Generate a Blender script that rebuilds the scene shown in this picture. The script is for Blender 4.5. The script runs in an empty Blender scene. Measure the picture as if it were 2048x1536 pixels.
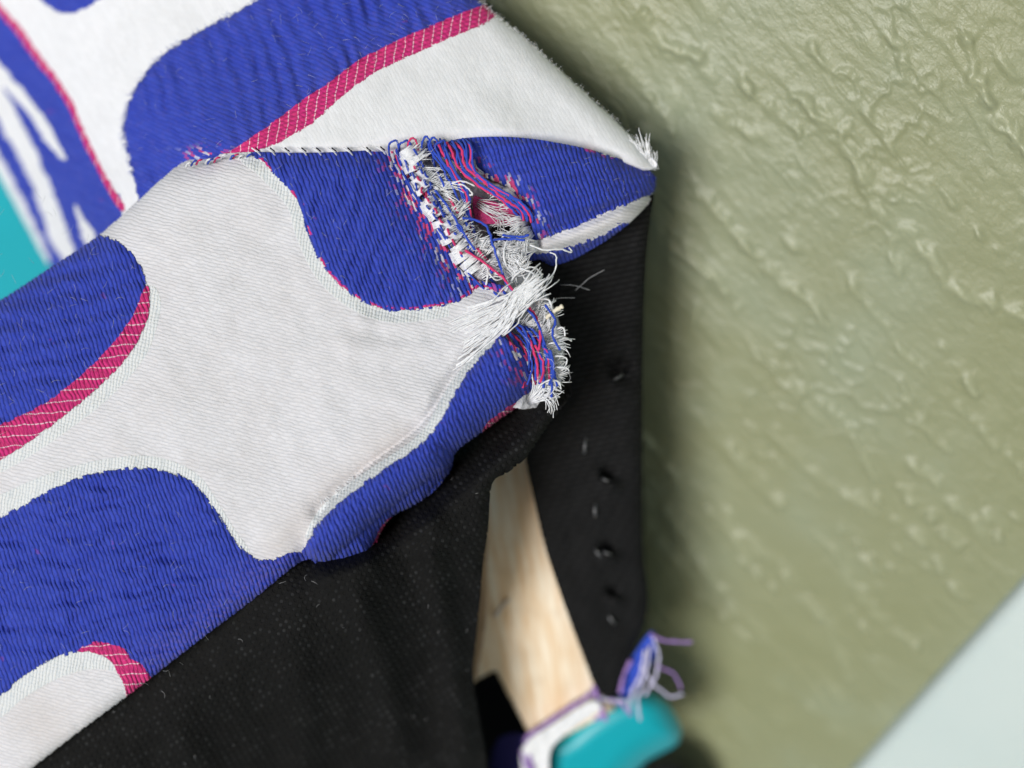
import bpy, math, random
import numpy as np
from mathutils import Matrix, Vector
random.seed(7); rng = np.random.default_rng(7)
S = bpy.context.scene; C = S.collection

# ------------------------------------------------------------------ camera, sky, sun, exposure
HFOV = math.radians(50); FPX = 1024/math.tan(HFOV/2)
def ray(x, y): return np.array([(x-1024)/FPX, (768-y)/FPX, -1.0])
WN = np.array([-1.3615, -1.581, 2.906]); WD0 = 1/np.linalg.norm(WN); WN *= WD0          # wall normal / distance, seen from the camera
def wall_d(x, y): return -WD0/(ray(x, y)@WN)
A_ = ray(2048, 1150)*wall_d(2048, 1150); B_ = ray(1700, 1536)*wall_d(1700, 1536)   # where floor meets wall
H = (A_-B_)/np.linalg.norm(A_-B_)
UP = np.cross(WN, H); UP /= np.linalg.norm(UP)
if UP[1] < 0: UP = -UP
YY = np.cross(UP, H)
ROT = np.array([H, YY, UP])                      # camera space -> world
SKH = .10                                        # height of the skirting board
CAMZ = -float(UP@A_)+SKH                             # camera height above the floor
CAML = np.array([0, 0, CAMZ])
def W(P): return np.asarray(P)@ROT.T + CAML      # camera space points -> world
def at(x, y, d):
    x = np.asarray(x, float); y = np.asarray(y, float); d = np.asarray(d, float)
    return np.stack([(x-1024)/FPX*d, (768-y)/FPX*d, -d], -1)

cd = bpy.data.cameras.new('camera'); cam = bpy.data.objects.new('camera', cd); C.objects.link(cam)
cd.sensor_width = 36; cd.lens = 18/math.tan(HFOV/2); cd.clip_start = .01; cd.clip_end = 200
M4 = Matrix.Identity(4)
for i in range(3):
    for j in range(3): M4[i][j] = ROT[i][j]
    M4[i][3] = CAML[i]
cam.matrix_world = M4
cd.dof.use_dof = True; cd.dof.focus_distance = .252; cd.dof.aperture_fstop = 3.9
S.camera = cam

LDIR = np.array([-.50, -.22, .84]); LDIR /= np.linalg.norm(LDIR)     # towards the light, camera space
LW = ROT@LDIR
wd = bpy.data.worlds.new('World'); S.world = wd; wd.use_nodes = True
nt = wd.node_tree; bg = nt.nodes['Background']
sky = nt.nodes.new('ShaderNodeTexSky'); sky.sky_type = 'NISHITA'; sky.sun_disc = False
sky.sun_elevation = math.asin(max(-1, min(1, LW[2]))); sky.sun_rotation = math.atan2(LW[0], LW[1])
sky.air_density = 1.0; sky.dust_density = .4; sky.ozone_density = 1.0
nt.links.new(sky.outputs[0], bg.inputs[0]); bg.inputs[1].default_value = .05
sd_ = bpy.data.lights.new('sun', 'SUN'); sun = bpy.data.objects.new('sun', sd_); C.objects.link(sun)
sd_.energy = 2.1; sd_.angle = math.radians(26); sd_.color = (1, .998, .99)
sun.rotation_euler = Vector(LW).to_track_quat('Z', 'Y').to_euler()
S.view_settings.view_transform = 'Standard'; S.view_settings.look = 'None'
S.view_settings.exposure = 0.42; S.view_settings.gamma = 1

# ------------------------------------------------------------------ maths helpers
_tab = rng.random((256, 256))
def vnoise(x, y):
    xi = np.floor(x).astype(int); yi = np.floor(y).astype(int); fx = x-xi; fy = y-yi
    fx = fx*fx*(3-2*fx); fy = fy*fy*(3-2*fy)
    g = lambda a, b: _tab[a % 256, b % 256]
    return (g(xi, yi)*(1-fx)*(1-fy)+g(xi+1, yi)*fx*(1-fy)+g(xi, yi+1)*(1-fx)*fy+g(xi+1, yi+1)*fx*fy)*2-1
def fbm(x, y, o=4):
    s = 0; a = 1; t = 0
    for k in range(o):
        s = s+a*vnoise(x*2**k+17.3*k, y*2**k+5.1*k); t += a; a *= .5
    return s/t
def sstep(a, b, x):
    t = np.clip((x-a)/(b-a), 0, 1); return t*t*(3-2*t)
def crom(P, closed=False, n=5):
    P = np.asarray(P, float); N = len(P); out = []
    for i in range(N if closed else N-1):
        if closed: a, b, c, d = P[i-1], P[i], P[(i+1) % N], P[(i+2) % N]
        else: a, b, c, d = P[max(i-1, 0)], P[i], P[i+1], P[min(i+2, N-1)]
        for k in range(n):
            t = k/n
            out.append(.5*((2*b)+(c-a)*t+(2*a-5*b+4*c-d)*t*t+(3*b-a-3*c+d)*t**3))
    if not closed: out.append(P[-1])
    return np.array(out)
def segdist(X, Y, P, closed):
    D = np.full(X.shape, 1e9); N = len(P)
    for i in range(N if closed else N-1):
        a = P[i]; b = P[(i+1) % N]; e = b-a; L = e@e+1e-12
        t = np.clip(((X-a[0])*e[0]+(Y-a[1])*e[1])/L, 0, 1)
        D = np.minimum(D, (X-a[0]-t*e[0])**2+(Y-a[1]-t*e[1])**2)
    return np.sqrt(D)
def inside(X, Y, P):
    r = np.zeros(X.shape, bool); N = len(P)
    for i in range(N):
        a = P[i]; b = P[(i+1) % N]
        if a[1] == b[1]: continue
        c = ((a[1] > Y) != (b[1] > Y)) & (X < (b[0]-a[0])*(Y-a[1])/(b[1]-a[1])+a[0]); r ^= c
    return r
def sdf(X, Y, P, far=90.):
    P = np.asarray(P, float); o = np.full(X.shape, far)
    m = (X > P[:, 0].min()-far) & (X < P[:, 0].max()+far) & (Y > P[:, 1].min()-far) & (Y < P[:, 1].max()+far)
    if not m.any(): return o
    x = X[m]; y = Y[m]; d = segdist(x, y, P, True); o[m] = np.where(inside(x, y, P), -d, d); return o
def tps(pts):
    p = np.asarray(pts, float); xy = p[:, :2]/500; z = p[:, 2]; n = len(p)
    def U(r2): return np.where(r2 > 0, r2*np.log(r2+1e-12), 0)
    K = U(((xy[:, None]-xy[None])**2).sum(-1))+np.eye(n)*.004
    Q = np.c_[np.ones(n), xy]; A = np.zeros((n+3, n+3)); A[:n, :n] = K; A[:n, n:] = Q; A[n:, :n] = Q.T
    w = np.linalg.solve(A, np.r_[z, 0, 0, 0])
    def f(X, Y):
        X = np.asarray(X, float)/500; Y = np.asarray(Y, float)/500; r = w[n]+w[n+1]*X+w[n+2]*Y
        for i in range(n): r = r+w[i]*U((X-xy[i, 0])**2+(Y-xy[i, 1])**2)
        return r
    return f

# ------------------------------------------------------------------ object helpers
def link(o, parent=None):
    C.objects.link(o)
    if parent: o.parent = parent; o.matrix_parent_inverse = Matrix.Identity(4)
    return o
def thing(name, label, cat, loc):
    o = bpy.data.objects.new(name, None); o.location = loc; o['label'] = label; o['category'] = cat
    o.empty_display_size = .02; return link(o)
def mesh(name, V, F, mat, parent=None, uv=None, attrs=None, smooth=True, kind=None, label=None):
    off = np.array(parent['_o']) if parent and '_o' in parent else np.zeros(3)
    me = bpy.data.meshes.new(name); V = np.asarray(V, float)-off
    me.from_pydata(V.tolist(), [], F.tolist() if hasattr(F, 'tolist') else F); me.materials.append(mat)
    if smooth: me.polygons.foreach_set('use_smooth', np.ones(len(me.polygons), bool))
    if uv is not None:
        l = me.uv_layers.new(name='UVMap'); idx = np.zeros(len(me.loops), int); me.loops.foreach_get('vertex_index', idx)
        l.data.foreach_set('uv', np.asarray(uv, np.float32)[idx].ravel())
    for k, v in (attrs or {}).items():
        me.attributes.new(k, 'FLOAT', 'POINT').data.foreach_set('value', np.asarray(v, np.float32))
    me.update(); o = bpy.data.objects.new(name, me)
    if kind: o['kind'] = kind
    if label: o['label'] = label
    if parent and '_o' in parent: o['_o'] = list(off)
    return link(o, parent)
def sheet(name, poly, step, depth, mat, parent, attrs=None, skirt=.01, thick_dir=None, label=None, smooth_poly=True, inset=.0):
    """upholstery piece: dense grid inside an outline, each point at its own distance, with a rim that gives thickness"""
    P = crom(poly, True, 4) if smooth_poly else np.asarray(poly, float)
    x = np.arange(P[:, 0].min()-2*step, P[:, 0].max()+2*step, step); y = np.arange(P[:, 1].min()-2*step, P[:, 1].max()+2*step, step)
    X, Y = np.meshgrid(x, y); D = sdf(X, Y, P, 1e4 if X.size < 4000 else 120.)
    gy, gx = np.gradient(D, step); gl = np.hypot(gx, gy)+1e-9
    m = D > -.3*step; X = np.where(m & (D < 3*step), X-D*gx/gl, X); Y = np.where(m & (D < 3*step), Y-D*gy/gl, Y)
    ok = D < .7*step; q = ok[:-1, :-1] & ok[1:, :-1] & ok[:-1, 1:] & ok[1:, 1:]
    idx = np.arange(X.size).reshape(X.shape)
    F = np.stack([idx[:-1, :-1][q], idx[1:, :-1][q], idx[1:, 1:][q], idx[:-1, 1:][q]], 1)
    used = np.unique(F); re = np.full(X.size, -1); re[used] = np.arange(len(used)); F = re[F]
    px = X.ravel()[used]; py = Y.ravel()[used]; sd = np.minimum(D.ravel()[used], 0)
    d, at_ = depth(px, py, sd); Pc = at(px, py, d)
    E = np.concatenate([F[:, [0, 1]], F[:, [1, 2]], F[:, [2, 3]], F[:, [3, 0]]]); n = len(px)
    key = np.sort(E, 1); key = key[:, 0]*n+key[:, 1]; u, inv, cnt = np.unique(key, return_inverse=True, return_counts=True)
    B = E[cnt[inv] == 1]
    if skirt:
        bv = np.unique(B); bm = np.full(n, -1); bm[bv] = np.arange(len(bv))
        dirn = Pc[bv]/np.linalg.norm(Pc[bv], axis=1)[:, None] if thick_dir is None else np.asarray(thick_dir)[None]
        new = Pc[bv]+dirn*skirt; Pc = np.r_[Pc, new]
        SK = np.stack([B[:, 1], B[:, 0], n+bm[B[:, 0]], n+bm[B[:, 1]]], 1); F = np.r_[F, SK]
        px = np.r_[px, px[bv]]; py = np.r_[py, py[bv]]
        at_ = {k: np.r_[v, v[bv]] for k, v in at_.items()}
    return mesh(name, W(Pc), F, mat, parent, np.stack([px/100, -py/100], 1), at_, label=label)
def tube_geo(P, r, sides=5):
    """P: camera-space points, r: radius or radii (metres)"""
    P = np.asarray(P, float); n = len(P); r = np.broadcast_to(np.asarray(r, float), (n,))
    T = np.gradient(P, axis=0); T /= np.linalg.norm(T, axis=1)[:, None]+1e-12
    ref = np.array([.3, .2, .93]); a = np.cross(T, ref); a /= np.linalg.norm(a, axis=1)[:, None]+1e-9; b = np.cross(T, a)
    th = np.arange(sides)/sides*2*np.pi
    V = P[:, None]+r[:, None, None]*(np.cos(th)[None, :, None]*a[:, None]+np.sin(th)[None, :, None]*b[:, None])
    F = [(i*sides+k, i*sides+(k+1) % sides, (i+1)*sides+(k+1) % sides, (i+1)*sides+k) for i in range(n-1) for k in range(sides)]
    F.append(tuple(range(sides))[::-1]); F.append(tuple((n-1)*sides+k for k in range(sides)))
    return V.reshape(-1, 3), F
class Bunch:
    def __init__(s): s.V = []; s.F = []; s.n = 0
    def add(s, V, F):
        s.V.append(V); s.F += [tuple(i+s.n for i in f) for f in F]; s.n += len(V)
    def build(s, name, mat, parent, **k): return mesh(name, W(np.concatenate(s.V)), s.F, mat, parent, **k)
def px_m(r, d): return r*d/FPX

# ------------------------------------------------------------------ materials
class N:
    def __init__(s, name):
        s.m = bpy.data.materials.new(name); s.m.use_nodes = True; s.t = s.m.node_tree; s.p = s.t.nodes['Principled BSDF']
    def n(s, typ, **k):
        o = s.t.nodes.new(typ)
        for a, b in k.items(): setattr(o, a, b)
        return o
    def inp(s, sock, v):
        if hasattr(v, 'is_output'): s.t.links.new(v, sock)
        else: sock.default_value = v
    def ma(s, op, a, b=0., c=None, clamp=False):
        o = s.n('ShaderNodeMath', operation=op, use_clamp=clamp); s.inp(o.inputs[0], a); s.inp(o.inputs[1], b)
        if c is not None: s.inp(o.inputs[2], c)
        return o.outputs[0]
    def ramp(s, x, a, b):      # 0..1 smooth
        o = s.n('ShaderNodeMapRange', interpolation_type='SMOOTHSTEP'); s.inp(o.inputs[0], x); s.inp(o.inputs[1], a); s.inp(o.inputs[2], b); return o.outputs[0]
    def mix(s, f, a, b):
        o = s.n('ShaderNodeMix', data_type='RGBA'); s.inp(o.inputs[0], f)
        for i, v in ((6, a), (7, b)): s.inp(o.inputs[i], v if hasattr(v, 'is_output') else (*v, 1))
        return o.outputs[2]
    def mul(s, col, f):
        o = s.n('ShaderNodeMix', data_type='RGBA', blend_type='MULTIPLY'); o.inputs[0].default_value = 1; s.inp(o.inputs[6], col)
        g = s.n('ShaderNodeCombineColor')
        for i in range(3): s.inp(g.inputs[i], f)
        s.inp(o.inputs[7], g.outputs[0]); return o.outputs[2]
    def attr(s, name): return s.n('ShaderNodeAttribute', attribute_name=name).outputs['Fac']
    def uv(s):
        o = s.n('ShaderNodeSeparateXYZ'); s.t.links.new(s.n('ShaderNodeTexCoord').outputs['UV'], o.inputs[0]); return o.outputs[0], o.outputs[1]
    def vec(s, x, y, z=0.):
        o = s.n('ShaderNodeCombineXYZ'); s.inp(o.inputs[0], x); s.inp(o.inputs[1], y); s.inp(o.inputs[2], z); return o.outputs[0]
    def noise(s, v, scale, detail=2., rough=.5):
        o = s.n('ShaderNodeTexNoise'); s.inp(o.inputs['Vector'], v); o.inputs['Scale'].default_value = scale; o.inputs['Detail'].default_value = detail
        o.inputs['Roughness'].default_value = rough; return o.outputs[0]
    def white(s, v):
        o = s.n('ShaderNodeTexWhiteNoise', noise_dimensions='2D'); s.inp(o.inputs['Vector'], v); return o.outputs[0]
    def bump(s, h, dist, strength=1.):
        o = s.n('ShaderNodeBump'); s.inp(o.inputs['Height'], h); o.inputs['Distance'].default_value = dist; s.inp(o.inputs['Strength'], strength)
        s.t.links.new(o.outputs[0], s.p.inputs['Normal']); return o
    def out(s, col, rough=.9, spec=.2, sheen=0.):
        s.inp(s.p.inputs['Base Color'], col if hasattr(col, 'is_output') else (*col, 1)); s.inp(s.p.inputs['Roughness'], rough)
        s.p.inputs['Specular IOR Level'].default_value = spec; s.p.inputs['Sheen Weight'].default_value = sheen; s.p.inputs['Sheen Roughness'].default_value = .4
        return s.m
    def rows(s, U, V, ang, period, length, off=.37, brk=.55):
        """woven floats: yarns running along direction `ang` (image degrees, y down), broken into stitches; -> height 0..1, row id hash"""
        a = math.radians(ang); c, n_ = math.cos(a), math.sin(a)
        al = s.ma('ADD', s.ma('MULTIPLY', U, c*100/length), s.ma('MULTIPLY', V, -n_*100/length))
        ac = s.ma('ADD', s.ma('MULTIPLY', U, -n_*100/period), s.ma('MULTIPLY', V, -c*100/period))
        row = s.ma('FLOOR', ac); pr = s.ma('ABSOLUTE', s.ma('SINE', s.ma('MULTIPLY', ac, math.pi)))
        pr = s.ma('POWER', pr, .7)
        tt = s.ma('ADD', al, s.ma('MULTIPLY', row, off)); st = s.ma('POWER', s.ma('ABSOLUTE', s.ma('SINE', s.ma('MULTIPLY', tt, math.pi))), .5)
        h = s.ma('MULTIPLY', pr, s.ma('ADD', s.ma('MULTIPLY', st, brk), 1-brk))
        return h, s.white(s.vec(row, s.ma('FLOOR', tt)))

BLUE = (.034, .060, .44); BLUE2 = (.045, .076, .49); PINK = (.62, .034, .21); WHITE = (.80, .785, .77); DARK = (.012, .012, .013)
def fabric(name, ang_blue, ang_white, ang_stripe, stripe_p, fuzzy):
    k = N(name); U0, V0 = k.uv(); co = k.vec(U0, V0)
    w1 = k.noise(co, 2.6, 4., .62); w2 = k.noise(k.vec(V0, U0, 3.3), 2.6, 4., .62)
    U = k.ma('ADD', U0, k.ma('MULTIPLY', k.ma('SUBTRACT', w1, .5), .13)); V = k.ma('ADD', V0, k.ma('MULTIPLY', k.ma('SUBTRACT', w2, .5), .13))
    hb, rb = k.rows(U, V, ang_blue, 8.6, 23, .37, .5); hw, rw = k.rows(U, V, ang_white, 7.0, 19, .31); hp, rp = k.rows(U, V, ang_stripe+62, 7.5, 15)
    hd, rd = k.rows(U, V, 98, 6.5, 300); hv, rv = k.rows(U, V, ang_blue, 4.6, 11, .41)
    fine = k.noise(co, 60, 2.); mid = k.noise(co, 9, 3.); low = k.noise(co, 1.1, 3.)
    jag = k.ma('MULTIPLY', k.ma('SUBTRACT', k.noise(co, 22, 1.), .5), 9.)
    jag = k.ma('ADD', jag, k.ma('MULTIPLY', k.ma('SUBTRACT', rb, .5), 5.))
    sb = k.ma('ADD', k.attr('blue'), jag); sp = k.ma('ADD', k.attr('pink'), k.ma('MULTIPLY', jag, .55)); sbd = k.attr('band')
    mb = k.ramp(sb, 1.2, -1.2); mp = k.ramp(sp, 1.2, -1.2); md = k.ramp(sbd, 1.5, -1.5)
    # white cloth
    wcol = k.mix(k.ramp(low, .3, .75), (.83, .84, .885) if fuzzy else (.725, .722, .77), (.80, .81, .85) if fuzzy else (.705, .695, .735))  # lighter white on the top panel paints in its brighter lighting
    wcol = k.mul(wcol, k.ma('ADD', .86 if not fuzzy else .96, k.ma('MULTIPLY', hw, .17 if not fuzzy else .04)))  # darker between yarns: self-shading of the weave painted in
    wcol = k.mul(wcol, k.ma('ADD', .97, k.ma('MULTIPLY', rw, .06)))
    bcol = k.mix(k.ramp(hd, .25, .7), (.60, .64, .68), (.75, .77, .79))
    stain = k.attr('stain'); wcol = k.mix(k.ma('MULTIPLY', stain, .5), wcol, (.50, .42, .36))
    col = k.mix(md, wcol, bcol)
    # blue pile
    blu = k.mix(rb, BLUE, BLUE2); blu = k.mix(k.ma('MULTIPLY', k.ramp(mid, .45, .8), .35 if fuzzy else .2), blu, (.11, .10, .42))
    blu = k.mul(blu, k.ma('ADD', .73 if not fuzzy else .84, k.ma('MULTIPLY', hb, .34 if not fuzzy else .20)))  # gaps between blue yarns darkened in colour, as weave shade
    wear = k.attr('wear')
    worn = k.ma('MULTIPLY', k.ma('MULTIPLY', wear, 1.3), k.ma('GREATER_THAN', k.ma('ADD', rv, k.ma('MULTIPLY', wear, .25)), .93), clamp=True)
    blu = k.mix(worn, blu, (.62, .07, .2)); 
    worn2 = k.ma('MULTIPLY', wear, k.ma('GREATER_THAN', k.ma('ADD', k.white(k.vec(rv, rv, 1.)), k.ma('MULTIPLY', wear, .2)), .97), clamp=True)
    blu = k.mix(worn2, blu, (.75, .74, .76))
    fleck = k.ma('GREATER_THAN', k.ma('ADD', rp, k.ma('MULTIPLY', mid, .02)), 1.0085); blu = k.mix(k.ma('MULTIPLY', fleck, .12), blu, PINK)
    pil = k.attr('pilling'); blu = k.mix(k.ma('MULTIPLY', k.ma('MULTIPLY', pil, .55), k.ramp(k.noise(co, 14, 4.), .35, .75)), blu, (.17, .13, .37))
    # pink dashes just inside a blue edge
    dash = k.ma('MULTIPLY', k.ma('MULTIPLY', k.ramp(sb, -5.5, -3.), k.ma('GREATER_THAN', rb, .55)), k.attr('edging'))
    blu = k.mix(dash, blu, PINK)
    col = k.mix(mb, col, blu)
    # pink band with thin white lines
    a = math.radians(ang_stripe)
    t = k.ma('ADD', k.ma('MULTIPLY', U, -math.sin(a)*100/stripe_p), k.ma('MULTIPLY', V, -math.cos(a)*100/stripe_p))
    ln = k.ma('ABSOLUTE', k.ma('SUBTRACT', k.ma('FRACT', t), .5)); lm = k.ma('MULTIPLY', k.ramp(ln, .07, .035), k.ma('GREATER_THAN', hp, .35))
    pcol = k.mul(k.mix(rp, PINK, (.66, .045, .2)), k.ma('ADD', .6, k.ma('MULTIPLY', hp, .5)))  # shade between pink yarns put into the colour
    pcol = k.mix(k.ma('MULTIPLY', lm, .8), pcol, (.82, .66, .73))
    col = k.mix(mp, col, pcol)
    h = k.ma('ADD', k.ma('MULTIPLY', hw, .26 if not fuzzy else .1), k.ma('MULTIPLY', fine, .35)); 
    h = k.ma('ADD', h, k.ma('MULTIPLY', md, k.ma('MULTIPLY', hd, .35)))
    hbl = k.ma('ADD', k.ma('MULTIPLY', hb, 1.2 if not fuzzy else .6), k.ma('ADD', k.ma('MULTIPLY', fine, .6 if fuzzy else .4), k.ma('MULTIPLY', mid, .8)))
    o = k.n('ShaderNodeMix', data_type='FLOAT'); k.inp(o.inputs[0], k.ma('MAXIMUM', mb, mp)); k.inp(o.inputs[2], h); k.inp(o.inputs[3], hbl)
    k.bump(o.outputs[0], .00045 if not fuzzy else .00032, .85)
    return k.out(col, .92, .12, .12)
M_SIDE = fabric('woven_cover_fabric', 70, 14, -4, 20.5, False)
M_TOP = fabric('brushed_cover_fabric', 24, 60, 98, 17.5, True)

def black_cloth(name, dots, knit):
    k = N(name); U, V = k.uv(); co = k.vec(U, V)
    n1 = k.noise(co, 40, 3.); n2 = k.noise(co, 2.2, 4.)
    if knit:
        h, r = k.rows(U, V, -12, 11, 26); base = k.mix(h, (.005, .005, .0055), (.015, .015, .016))
    else:
        a = 100/13.0; rot = .55
        x = k.ma('ADD', k.ma('MULTIPLY', U, a*math.cos(rot)), k.ma('MULTIPLY', V, a*math.sin(rot))); y = k.ma('ADD', k.ma('MULTIPLY', U, -a*math.sin(rot)), k.ma('MULTIPLY', V, a*math.cos(rot)))
        fx = k.ma('SUBTRACT', k.ma('FRACT', x), .5); fy = k.ma('SUBTRACT', k.ma('FRACT', y), .5)
        rr = k.ma('SQRT', k.ma('ADD', k.ma('MULTIPLY', fx, fx), k.ma('MULTIPLY', fy, fy))); dot = k.ramp(rr, .34, .2)
        rnd = k.white(k.vec(k.ma('FLOOR', x), k.ma('FLOOR', y)))
        dm = k.ma('MULTIPLY', dot, k.ma('MULTIPLY', k.ramp(rnd, .2, 1.), k.ramp(n2, .2, .8)))
        base = k.mix(dm, (.006, .006, .0062), (.030, .031, .033)); h = k.ma('SUBTRACT', 1., dot)
    base = k.mul(base, k.ma('ADD', .6, k.ma('MULTIPLY', n2, .8)))
    lint = k.ma('GREATER_THAN', k.noise(co, 33, 0.), .86); base = k.mix(k.ma('MULTIPLY', lint, .15), base, (.3, .29, .3))
    k.bump(k.ma('ADD', k.ma('MULTIPLY', h, .7), k.ma('MULTIPLY', n1, .8)), .0004, .8)
    return k.out(base, .80, .16 if dots else .12, 0)
M_DUST = black_cloth('black_nonwoven_cloth', True, False); M_STRIP = black_cloth('black_backing_cloth', False, True)
def plain(name, col, rough=.8, spec=.2, sheen=0., var=.15, scale=900., b=0.):
    k = N(name); tc = k.n('ShaderNodeTexCoord').outputs['Object']; n1 = k.noise(tc, scale, 3.)
    c = k.mul(k.mix(0., col, col), k.ma('ADD', 1-var, k.ma('MULTIPLY', n1, 2*var)))
    if b: k.bump(n1, b, .8)
    return k.out(c, rough, spec, sheen)
M_YW = plain('white_yarn', (.79, .80, .83), .9, .1, .1); M_YB = plain('blue_yarn', (.04, .085, .50), .9, .1, .1)
M_YP = plain('pink_yarn', (.66, .05, .17), .9, .1, .1); M_YL = plain('lilac_yarn', (.36, .22, .55), .9, .1, .1); M_YG = plain('grey_fibre', (.5, .5, .52), .9, .1)
M_GAP = plain('gap_shade', (.012, .012, .014), .95, .05)
M_WAD = plain('wadding', (.52, .53, .57), 1., .05, .2, .5, 700., .0010)
M_LIN = plain('pink_lining', (.55, .06, .2), .95, .1, .1, .4, 1200., .0006)
M_INNER = plain('inner_shade', (.006, .006, .007), .95, .1)  # near-black colour standing in for shade inside the tear and frame
M_TEAL = plain('teal_vinyl', (.0, .36, .44), .38, .45, 0, .04, 60.)
M_STEEL = plain('staple_steel', (.16, .16, .17), .45, .4); M_STEEL.node_tree.nodes['Principled BSDF'].inputs['Metallic'].default_value = .8
def wood_mat():
    k = N('pine_wood'); U, V = k.uv(); co = k.vec(k.ma('ADD', k.ma('MULTIPLY', U, 1.), k.ma('MULTIPLY', V, .16)), k.ma('MULTIPLY', V, .10))
    g = k.noise(co, 5.5, 4., .6); b = k.noise(k.vec(U, V), 1.2, 2.)
    c = k.mix(k.ramp(g, .35, .68), (.84, .62, .40), (.98, .87, .71)); c = k.mix(k.ma('MULTIPLY', k.ramp(b, .5, .75), .35), c, (.60, .42, .25))
    k.bump(g, .0003, .5); return k.out(c, .6, .3)
M_WOOD = wood_mat()
def wall_mat():
    k = N('olive_plaster'); tc = k.n('ShaderNodeTexCoord').outputs['Object']; n1 = k.noise(tc, 9, 4.); n2 = k.noise(tc, 160, 5., .65); n3 = k.noise(tc, 35, 3.)
    sp_ = k.n('ShaderNodeSeparateXYZ'); k.t.links.new(tc, sp_.inputs[0]); X_, Z_ = sp_.outputs[0], sp_.outputs[2]
    sv = k.vec(k.ma('SUBTRACT', X_, k.ma('MULTIPLY', Z_, .42)), k.ma('MULTIPLY', k.ma('ADD', Z_, k.ma('MULTIPLY', X_, .42)), .42))
    f1 = k.noise(sv, 420, 4., .6); f2 = k.noise(sv, 150, 3., .55)
    c = k.mix(k.ramp(n1, .3, .7), (.248, .260, .142), (.270, .288, .180)); c = k.mix(k.ma('MULTIPLY', k.ramp(n1, .45, .7), .55), c, (.265, .315, .235)); c = k.mix(k.ma('MULTIPLY', k.ramp(n3, .5, .8), .5), c, (.29, .325, .22))
    hi = k.attr('ridge'); c = k.mix(k.ma('MULTIPLY', hi, .38), c, (.44, .46, .31)); c = k.mix(k.ma('MULTIPLY', k.ramp(n2, .62, .8), .3), c, (.42, .43, .33))  # ridges tinted paler, a highlight painted into the plaster colour
    k.bump(k.ma('ADD', k.ma('MULTIPLY', n2, .5), k.ma('ADD', k.ma('MULTIPLY', f1, .55), k.ma('MULTIPLY', f2, .9))), .0008, 1.); return k.out(c, .40, .5)
M_WALL = wall_mat()
def pale_mat(name, a, b, dark, rough):
    k = N(name); tc = k.n('ShaderNodeTexCoord').outputs['Object']; n1 = k.noise(tc, 95, 5., .62); n2 = k.noise(tc, 14, 3.); n3 = k.noise(tc, 260, 3.)
    c = k.mix(k.ramp(n2, .35, .65), a, b); c = k.mix(k.ma('MULTIPLY', k.ramp(n1, .62, .72), .55), c, dark)
    k.bump(k.ma('ADD', n1, k.ma('MULTIPLY', n3, .4)), .0007, .6); return k.out(c, rough, .35)
M_SKIRT = pale_mat('mint_white_paint', (.52, .60, .59), (.555, .625, .61), (.36, .44, .44), .45)
M_FLOOR = pale_mat('pale_tile', (.60, .64, .62), (.66, .69, .67), (.42, .45, .45), .4)

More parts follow.
